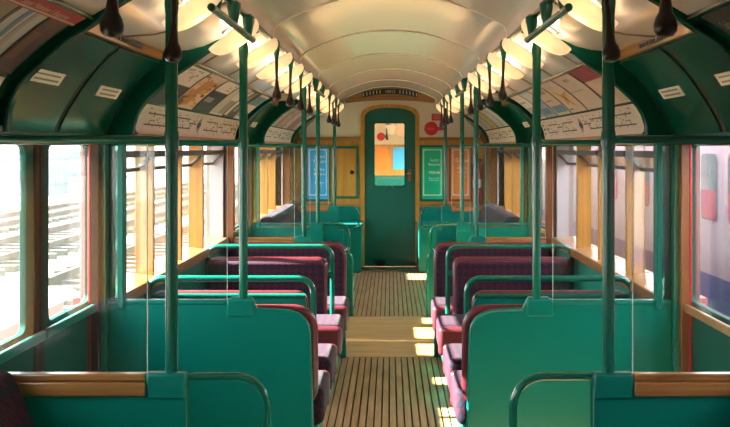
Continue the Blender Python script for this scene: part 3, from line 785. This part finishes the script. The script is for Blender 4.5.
# ------------------------------------------------------------------ cards and route diagrams in the coves
T_SPLIT = .150
def route_diagram(s, a, b, label):
    root = thing('route_diagram', (s*1.05, (a+b)/2, 1.51), label, 'route map', 'line diagrams below the advert cards')
    mb = MB(); cove_patch(mb, s, a, b, .006, T_SPLIT-.006, .001, .003, PAPER, rad=.125, nt=12, ny=3); mb.build('strip', root)
    mb = MB(); rnd = random.Random(int(a*100))
    L = b-a; t0, H = .01, T_SPLIT-.02
    def q(u0, u1, v0, v1, m=BLACK):
        cove_patch(mb, s, a+u0*L, a+u1*L, t0+v0*H, t0+v1*H, .0042, .0006, m, nt=2, ny=1)
    for base in (.06, .56):
        for v, segs in ((.30, ((.0,.17),(.24,.36))), (.70, ((.01,.14),(.20,.34))), (.52, ((.16,.22),(.34,.41)))):
            for u0, u1 in segs: q(base+u0, base+u1, v-.020, v+.028)
        for k in range(46):
            u = base+rnd.uniform(0, .40); v = rnd.uniform(.12, .90)
            w = rnd.uniform(.005, .015)
            q(u, u+w, v, v+.036, rnd.choice((BLACK, cm((.22,.08,.06)), cm((.16,.13,.12)), cm((.35,.05,.05)))))
        for k in range(6):
            u = base+.03+.065*k; q(u, u+.003, .30, .44); q(u+.02, u+.023, .58, .70)
    # the black diamond in the middle
    c = .50
    for k in range(9):
        h = 1-abs(k-4)/4.5
        q(c-.020*h, c-.006*h if abs(k-4) > 1 else c+.020*h, .14+.08*k, .14+.08*(k+1)); 
        if abs(k-4) > 1: q(c+.006*h, c+.020*h, .14+.08*k, .14+.08*(k+1))
    for v in (.2, .42, .66): q(.965, .978, v, v+.14)
    mb.build('print', root, smooth=False)

def card(s, a, b, base, prints, label, lettering=None, split=None):
    t0, t1 = T_SPLIT+.006, CLEN-.012
    root = thing('advert_card', (s*.95, (a+b)/2, 1.66), label, 'advert card', 'advert cards in the ceiling coves')
    g = .005
    mb = MB(); cove_patch(mb, s, a+g, b-g, t0, t1, .001, .003, cm(base), nt=10); mb.build('sheet', root)
    L = b-a-2*g; H = t1-t0
    def pos(u, v, off=.0042):
        p = cove_pt(t0+v*H, off)
        yy = a+g+u*L if s < 0 else b-g-u*L
        return (s*p.x, yy, p.y)
    prints = list(prints or [])+[(0,.030 if s < 0 else .025,0,1,BLK),(.970,1,0,1,BLK)]
    if prints:
        mb = MB()
        for i, (u0, u1, v0, v1, c) in enumerate(prints):
            y0, y1 = (a+g+u0*L, a+g+u1*L) if s < 0 else (b-g-u1*L, b-g-u0*L)
            cove_patch(mb, s, y0, y1, t0+v0*H, t0+v1*H, .0042+.0002*(i % 6), .0006, cm(c), nt=6)
        mb.build('print', root, smooth=False)
    if lettering:
        mb = MB()
        for t, u, v, w, h, c in lettering:
            text_on(mb, t, lambda x, y: pos(x, y, .0065), u, v, w, h, cm(c))
        mb.build('lettering', root, smooth=False)
    return root
W1, NAVY, CRM, ORG, YEL, GRY, BLK, BLU, CRI = (.76,.70,.62), (.010,.024,.030), (.74,.57,.41), (.58,.25,.05), (.72,.38,.02), (.33,.32,.30), (.02,.02,.02), (.06,.20,.38), (.38,.03,.06)
def scribble(n, u0, u1, v0, v1, cols, seed):
    r = random.Random(seed); out = []
    for k in range(n):
        u = r.uniform(u0, u1); v = r.uniform(v0, v1); w = r.uniform(.03, .16); h = r.uniform(.02, .07)
        out.append((u, min(u+w, .99), v, min(v+h, .99), r.choice(cols)))
    return out
ys = [4.20, 4.70, 5.20, 5.66, 6.12, 6.54, 6.98]
left_specs = [
 (NAVY, [(.02,.98,.50,.98,W1)]+scribble(9,.15,.7,.62,.9,[GRY,(.25,.22,.22)],1), 'white over navy advert card, first of the left cove above the seats', [('Central', .2, .80, .32, .07, GRY)]),
 (CRM, [(.10,.55,.10,.50,(.55,.24,.03)),(.30,.80,.42,.80,(.50,.20,.03)),(.06,.30,.06,.30,(.10,.06,.02))]+scribble(34,.05,.85,.05,.9,[ORG,YEL,(.20,.09,.03),(.05,.035,.02),YEL],2), 'advert card crowded with orange and yellow drawings in the left cove', None),
 (NAVY, [(.03,.97,.62,.97,W1),(.1,.55,.28,.42,GRY)]+scribble(6,.5,.9,.66,.9,[(.35,.25,.12),GRY],3), 'navy advert card with a white top band and a grey label in the left cove', None),
 (W1, [(.10,.5,.05,.95,(.60,.55,.48)),(.55,.95,.05,.5,GRY)], 'plain off-white advert card in the left cove, after the navy one', None),
 (BLK, [(.05,.3,.05,.95,W1),(.5,.7,.2,.95,(.30,.34,.40))], 'black and white striped advert card in the left cove', None),
 (W1, [(.08,.92,.55,.9,(.10,.22,.30)),(.1,.6,.1,.35,GRY)], 'pale advert card with a slate blue block, last before the third screen on the left', None)]
right_specs = [
 (CRM, [(.02,.98,.64,.99,(.50,.10,.12))]+[(.04+.10*k,.08+.10*k,.66,.97,(.20,.02,.05)) for k in range(9)]+[(.55,.97,.05,.35,(.58,.47,.38))], 'advert card with a crimson striped top in the right cove', None),
 (CRM, [(.35,.62,.80,.88,(.42,.34,.24)),(.1,.7,.5,.52,(.38,.30,.22))], 'plain cream advert card with one small mark in the right cove', None),
 (CRM, [(.05,.5,.75,.95,(.60,.52,.44)),(.06,.3,.08,.12,BLU)], 'cream advert card with a yellow and orange winged figure in the right cove', None),
 (CRM, [(.1,.8,.70,.84,(.40,.28,.18)),(.1,.6,.45,.50,GRY),(.1,.9,.08,.30,(.12,.25,.36))], 'cream advert card with a brown band and blue foot in the right cove', None),
 ((.36,.42,.46), [(.08,.92,.5,.92,(.55,.58,.58)),(.1,.8,.1,.3,BLU)], 'pale blue advert card in the right cove', None),
 (W1, [(.05,.95,.05,.45,(.36,.40,.42)),(.1,.6,.62,.7,GRY)], 'off-white advert card with a grey foot, last before the third screen on the right', None)]
for s, specs in ((-1, left_specs), (1, right_specs)):
    for k, (base, pr, lab, let) in enumerate(specs):
        c = card(s, ys[k], ys[k+1], base, pr, lab, let)
        if s > 0 and k == 2:
            # the winged figure: a four-pointed splash of yellow and orange
            mb = MB(); t0, t1 = T_SPLIT+.006, CLEN-.012
            def pp(u, v):
                p = cove_pt(t0+v*(t1-t0), .0055); return (p.x, ys[3]-.006-u*(ys[3]-ys[2]-.012), p.y)
            pts = [(.92,.62),(.62,.42),(.70,.10),(.48,.30),(.20,.20),(.40,.45),(.10,.80),(.50,.55)]
            mb.add([pp(*p) for p in pts], [(0,1,7),(1,2,3),(3,4,5),(5,6,7)], cm(YEL)); mb.add([pp(*p) for p in pts], [(1,3,5,7)], cm((.58,.16,.02)))
            mb.build('figure_print', c, smooth=False)
    route_diagram(s, 4.20, 6.99, 'cream route diagram with central black diamond above the double seats, %s' % sn(s))
    route_diagram(s, 8.52, 10.9, 'small far route diagram above the far benches on the %s' % sn(s))
    route_diagram(s, .60, 2.70, 'route diagram in the near cove at the %s edge of the picture' % sn(s))
ysf = [8.50, 9.0, 9.5, 9.98, 10.44, 10.90]
far_l = [((.40,.36,.32),'greyish'),((.48,.26,.16),'rust brown'),((.50,.46,.40),'cream'),((.30,.10,.09),'dark red'),((.45,.42,.40),'light grey')]
far_r = [((.46,.50,.48),'pale grey-green'),((.50,.52,.50),'white'),((.62,.50,.05),'bright yellow'),((.46,.44,.40),'stone coloured'),((.50,.38,.30),'buff')]
for s, sp in ((-1, far_l), (1, far_r)):
    for k, (c, nme) in enumerate(sp):
        card(s, ysf[k], ysf[k+1], c, [(.0,.08,.0,1.0,BLK if k % 2 else GRY)]+scribble(7,.15,.8,.1,.85,[GRY,(.12,.12,.12),W1],10+k), '%s advert card in the far cove over the benches on the %s' % (nme, sn(s)))
near_l = [(.75,1.30,(.40,.28,.06),[(.1,.9,.1,.5,(.10,.05,.05)),(.2,.8,.55,.9,(.50,.36,.06))],'mustard and black advert card at the top corner of the left cove',None),
 (1.30,1.85,(.30,.04,.06),[(.08,.92,.35,.75,(.55,.36,.05)),(.1,.9,.02,.25,(.05,.03,.05))],'maroon advert card with a mustard panel in the near left cove',None),
 (1.85,2.13,(.06,.10,.05),[(.05,.55,.05,.28,(.30,.03,.04)),(.55,.95,.15,.4,(.05,.18,.30)),(.55,.95,.6,.9,(.42,.40,.36)),(.05,.5,.45,.9,(.14,.20,.08))],'dark card with blue, red and white patches in the near left cove',None),
 (2.13,2.36,(.46,.38,.34),[(.10,.9,.12,.20,(.30,.03,.04)),(.2,.7,.25,.3,(.30,.03,.04)),(.05,.95,.62,.82,(.30,.20,.14))],'off-white advert card with a dark red bar in the near left cove',None),
 (2.36,2.56,(.50,.48,.46),[(.30,.45,.15,.85,(.10,.22,.36)),(.5,.8,.04,.12,(.05,.14,.34)),(.55,.7,.2,.9,(.36,.34,.33))],'white advert card with blue upright lines in the near left cove',None),
 (2.56,2.72,(.10,.03,.025),[(.1,.5,.2,.6,(.20,.06,.04))],'narrow dark brown advert card beside the nearest arch on the left',None)]
for a, b, base, pr, lab, let in near_l: card(-1, a, b, base, pr, lab, let)
# the long red card across the top of the near left cove
def banner(s, a, b, t0, t1, base, label, text, tw, th, edge):
    root = thing('banner_card', (s*.85, (a+b)/2, 1.78), label, 'advert card', 'advert cards in the ceiling coves')
    mb = MB(); cove_patch(mb, s, a, b, t0, t1, .007, .003, cm(base), nt=6); mb.build('sheet', root)
    mb = MB(); cove_patch(mb, s, a, b, t0+.004, t0+.010, .0102, .0006, cm(edge), nt=1); mb.build('border_print', root)
    mb = MB(); text_on(mb, text, lambda u, v: (lambda p: (s*p.x, (a+u) if s < 0 else (b-u), p.y))(cove_pt(t0+v, .0112)), (.145 if s < 0 else .04), .014, tw, th, cm((.62,.46,.34))); mb.build('lettering', root, smooth=False)
banner(-1, 2.16, 2.72, CLEN-.050, CLEN-.006, (.34,.012,.022), 'long red banner card with cream script in the near left cove', 'Super Number 1 Exporter', .33, .019, (.55,.38,.30))
near_r = [(2.38,2.70,(.03,.022,.025),[(.1,.9,.05,.3,(.40,.26,.16))],'black advert card with pale script at the top edge of the near right cove',[('Candor', .12, .70, .20, .14, (.50,.42,.33)), ('Smooth', .12, .45, .20, .14, (.50,.42,.33))]),
 (2.05,2.38,(.40,.30,.20),[(.1,.9,.5,.9,(.20,.10,.08))],'brownish advert card next to the black one in the near right cove',None),
 (1.70,2.05,(.42,.40,.36),[(.1,.9,.2,.6,(.2,.2,.2))],'grey advert card in the near right cove',None)]
for a, b, base, pr, lab, let in near_r: card(1, a, b, base, pr, lab, let)

# stickers on the green door covers
def dome_pt(t, off):
    P = list(reversed(up(DOME))); L = [0]
    for i in range(1, len(P)): L.append(L[-1]+math.dist(P[i], P[i-1]))
    t = max(0, min(L[-1], t)); i = 1
    while i < len(L)-1 and L[i] < t: i += 1
    a, b = Vector(P[i-1]), Vector(P[i]); p = a.lerp(b, (t-L[i-1])/(L[i]-L[i-1])); d = (b-a).normalized()
    n = Vector((-abs(d.y), -abs(d.x)))
    return p+n*off
def sticker(s, yc, t, label, w=.28, h=.044):
    root = thing('door_sticker', (s*1.06, yc, 1.66), label, 'sticker', 'small pale stickers on the green door covers')
    def P(u, v, o): p = dome_pt(t+v, o); return (s*p.x, yc+u, p.y)
    mb = MB(); n = 4; vs = []
    for o in (.0112, .0095):
        for i in range(n+1):
            for u in (-w/2, w/2): vs.append(P(u, -h/2+h*i/n, o))
    fs = [(2*i, 2*i+1, 2*i+3, 2*i+2) for i in range(n)]+[(10+2*i, 10+2*i+1, 10+2*i+3, 10+2*i+2) for i in range(n)]
    fs += [(2*i, 2*i+2, 12+2*i, 10+2*i) for i in range(n)]+[(2*i+1, 2*i+3, 13+2*i, 11+2*i) for i in range(n)]+[(0,1,11,10),(8,9,19,18)]
    mb.add(vs, fs, PALE); mb.build('paper', root)
    mb = MB(); r = random.Random(int(yc*100))
    for v in (-.009, .009):
        u = -w*.38
        while u < w*.36:
            l = r.uniform(.010, .022)
            mb.add([P(u, v-.0035, .0119), P(u+l, v-.0035, .0119), P(u+l, v+.0035, .0119), P(u, v+.0035, .0119)], [(0,1,2,3)], cm((.16,.10,.08))); u += l+.004
    mb.build('print', root, smooth=False)
for s in (-1, 1):
    sticker(s, 3.10, .195, 'pale sticker on the nearer leaf of the near door cover, %s side' % sn(s))
    sticker(s, 3.80, .185, 'pale sticker on the farther leaf of the near door cover, %s side' % sn(s))
    sticker(s, 7.95, .16, 'tiny pale sticker on the far door cover beyond the double seats, %s side' % sn(s))

# ------------------------------------------------------------------ the next carriage, seen through the end door window
nx, ny0, ny1 = -.62, YW+.9, YW+14.5
root = thing('next_carriage', (nx, ny0, 0), 'interior of the next carriage glimpsed through the end door window', 'carriage')
mb = MB(); mb.sheet([(x+nx, z) for x, z in full], ny0, ny1, .012, CREAM, ny=2); mb.build('vault', root)
mb = MB(); mb.box(nx-1.3, nx+1.3, ny0, ny1, -.1, 0, SLATW); mb.build('deck', root)
for s in (-1, 1):
    mb = MB(); mb.box(nx+s*1.15, nx+s*1.25, ny0, ny1, 0, .84, GREEN); mb.box(nx+s*1.15, nx+s*1.25, ny0, ny1, 1.5, 2.2, DGREEN)
    for k in range(10): mb.box(nx+s*1.15, nx+s*1.25, ny0+1.3*k, ny0+1.3*k+.2, .84, 1.5, WOODZ)
    mb.build('side', root)
    mb = MB(); mb.prism([(nx+s*x, z) for x, z in [(.567,1.97),(1.2,1.6),(1.2,2.2),(.567,2.2)]], ny0, ny1, CREAM); mb.build('ceiling_shelf', root)
    for k in range(3, 9):
        mb = MB(); mb.lathe([(.02,-.05),(.09,-.03),(.11,0),(.08,.03)], (nx+s*.64, ny0+1.2+1.5*k, 1.87), OPAL, 12); mb.build('lamp', root)
    for k in range(6):
        mb = MB(); mb.lathe([(.03,0),(.032,.03),(.012,.07),(.010,.28)], (nx+s*.55, ny1-1.0-1.1*k, 1.68), RUBBER, 8); mb.build('strap', root)
    mb = MB(); mb.box(nx+s*.36, nx+s*1.13, ny1-6.0, ny1-5.9, 0, .83, GREEN); mb.box(nx+s*.40, nx+s*1.13, ny1-5.9, ny1-5.8, .4, .78, MOQ); mb.build('seat', root)
    mb = MB(); mb.tube([(nx+s*.36, ny1-5, 0),(nx+s*.36, ny1-5, .8),(nx+s*.42, ny1-5, .86),(nx+s*1.1, ny1-5, .86)], .02, TUBE, 8); mb.build('grab_hoop', root)
mb = MB(); mb.box(nx-1.25, nx+1.25, ny1, ny1+.05, .75, 1.57, WOODZ); mb.box(nx-1.25, nx+1.25, ny1, ny1+.05, 1.57, 2.3, CREAMWALL); mb.box(nx-1.25, nx+1.25, ny1, ny1+.05, 0, .75, GREEN); mb.build('end_panel', root)
mb = MB(); mb.box(nx+.25, nx+.56, ny1-.02, ny1, .9, 1.50, cm((.75,.22,.02))); mb.build('orange_poster', root)
mb = MB(); mb.box(nx+.70, nx+1.0, ny1-.02, ny1, .9, 1.50, cm((.05,.42,.68))); mb.build('blue_poster', root)
mb = MB(); mb.lathe([(.11,0),(.11,.015)], (nx+.38, ny1-.001, 1.78), SIGNRED, 20, M=Matrix.Rotation(PI/2, 3, 'X')); mb.build('red_disc', root)

# ------------------------------------------------------------------ outside
GROUND = paint('pale_ballast_ground', (0.20, 0.18, 0.15), 0.95, 0.25, 6, bump=0.5)
mb = MB(); mb.box(-60, 60, -40, 120, -1.2, -.95, GROUND)
struct(mb.build('ground', smooth=False), 'pale sunlit ballast ground outside the windows', 'ground')
RAILM = paint('rusty_rail', (.14,.09,.065), .6, .2, 10); SLEEP = paint('weathered_sleeper', (.17,.14,.11), .9, .25, 8)
for k, (xc, lab) in enumerate(((-5.0, 'nearest railway track outside the left windows'), (-8.6, 'second railway track outside the left windows'), (-12.2, 'third railway track out beyond the left windows'))):
    root = thing('railway_track', (xc, 14, -.95), lab, 'railway track', 'railway tracks')
    for q in (-.72, .72):
        mb = MB(); mb.box(xc+q-.035, xc+q+.035, -8, 70, -.83, -.70, RAILM); mb.build('rail', root)
    mb = MB()
    for j in range(100): mb.box(xc-1.3, xc+1.3, -8+.75*j, -8+.75*j+.25, -.95, -.83, SLEEP)
    o = mb.build('sleepers', root); o['kind'] = 'stuff'
root = thing('palisade_fence', (-17, 20, -.95), 'pale palisade fence along the far side of the tracks', 'fence')
FEN = paint('pale_galvanised_steel', (.22,.23,.24), .6)
mb = MB()
for j in range(320): mb.box(-17.02, -16.98, -5+.22*j, -5+.22*j+.09, -.9, 1.35, FEN)
o = mb.build('pales', root, smooth=False); o['kind'] = 'stuff'
mb = MB(); mb.box(-17.06, -17.0, -5, 66, -.4, -.3, FEN); mb.box(-17.06, -17.0, -5, 66, .9, 1.0, FEN); mb.build('rails', root)
WHITE = paint('white_cabinet', (.72,.78,.80), .6)
root = thing('trackside_cabinet', (-3.0, 7.6, -.95), 'white trackside cabinet outside the near left door', 'cabinet')
mb = MB(); mb.box(-3.4, -2.55, 6.3, 7.95, -.95, .30, WHITE); mb.build('body', root, bevel=.03)
mb = MB(); mb.prism([(-3.5,.30),(-2.45,.30),(-2.55,.36),(-3.4,.36)], 6.2, 8.05, WHITE); mb.build('lid', root, bevel=.01)

# train on the right-hand track
TW = paint('white_train_paint', (.52,.46,.50), .35, .03, 1); TB = paint('blue_train_skirt', (.045,.075,.28), .4, .08, 3); TG = paint('train_window_dark', (.20,.30,.32), .08, .1, 2); TP = paint('train_seat_pink', (.55,.10,.16), .4)
root = thing('passing_train', (3.5, 12, -.95), 'white train with a blue skirt standing beside the right windows', 'train')
x0 = 2.12
tp = [(x0+.06,-.35),(x0,.0),(x0,1.62),(x0+.08,1.92),(x0+.30,2.2),(x0+.75,2.42),(x0+1.3,2.48),(x0+2.6,2.48),(x0+2.6,-.35)]
mb = MB(); mb.prism(tp, -9, 30, TW); mb.build('body', root)
mb = MB(); mb.prism([(x0-.006,-.30),(x0-.006,.62),(x0+.02,.62),(x0+.02,-.30)], -9, 30, TB); mb.build('skirt', root)
mb = MB(); mb.prism([(x0+.3,-.9),(x0+.3,-.3),(x0+2.4,-.3),(x0+2.4,-.9)], -9, 30, BLACK); mb.build('bogies', root)
yy = -2.59
while yy < 28:
    for q in (0, .55):
        mb = MB(); mb.prism(rrect(yy+q, yy+q+.33, .98, 1.42, .05), x0-.008, x0+.01, TG, 'x'); w = mb.build('window', root)
        mb = MB(); mb.prism(rrect(yy+q+.01, yy+q+.32, .99, 1.18, .04), x0-.010, x0-.007, TP, 'x'); mb.build('seat_glimpse', w)  # pink panel on the pane, for seats showing inside
    yy += 1.72

# ------------------------------------------------------------------ light, world, camera
sl = bpy.data.lights.new('sun', 'SUN'); sl.energy = SUN_E; sl.angle = math.radians(.6); sl.color = (1.0, .96, .90)
so = bpy.data.objects.new('sun', sl); C.objects.link(so); so.location = (-10, 4, 12)
so.rotation_euler = Vector((1, -.08, -.60)).to_track_quat('-Z', 'Y').to_euler()
w = bpy.data.worlds.new('sky'); bpy.context.scene.world = w; w.use_nodes = True
nt = w.node_tree; bg = nt.nodes['Background']; bg.inputs['Strength'].default_value = SKY_E
tc = nt.nodes.new('ShaderNodeTexCoord'); sp = nt.nodes.new('ShaderNodeSeparateXYZ'); rp = nt.nodes.new('ShaderNodeValToRGB')
nt.links.new(tc.outputs['Generated'], sp.inputs['Vector']); nt.links.new(sp.outputs['Z'], rp.inputs['Fac'])
rp.color_ramp.elements[0].color = (1.0, .97, .94, 1); rp.color_ramp.elements[1].color = (.62, .78, 1.0, 1)
nt.links.new(rp.outputs['Color'], bg.inputs['Color'])
cam = bpy.data.cameras.new('camera'); co = bpy.data.objects.new('camera', cam); C.objects.link(co)
co.location = (0, 0, EYE); co.rotation_euler = (PI/2, 0, 0)
cam.sensor_width = 36; cam.lens = 50.0; cam.shift_x = -25/730; cam.shift_y = -64.5/730; cam.clip_end = 300; cam.clip_start = .05
sc = bpy.context.scene; sc.camera = co
vs = sc.view_settings; vs.view_transform = 'Standard'; vs.look = 'None'; vs.exposure = EXPO; vs.gamma = 1; vs.use_curve_mapping = False
sc.cycles.max_bounces = 12; sc.cycles.transparent_max_bounces = 24; sc.cycles.diffuse_bounces = 6; sc.cycles.glossy_bounces = 5
sc.cycles.sample_clamp_indirect = 6; sc.cycles.caustics_reflective = False; sc.cycles.caustics_refractive = False
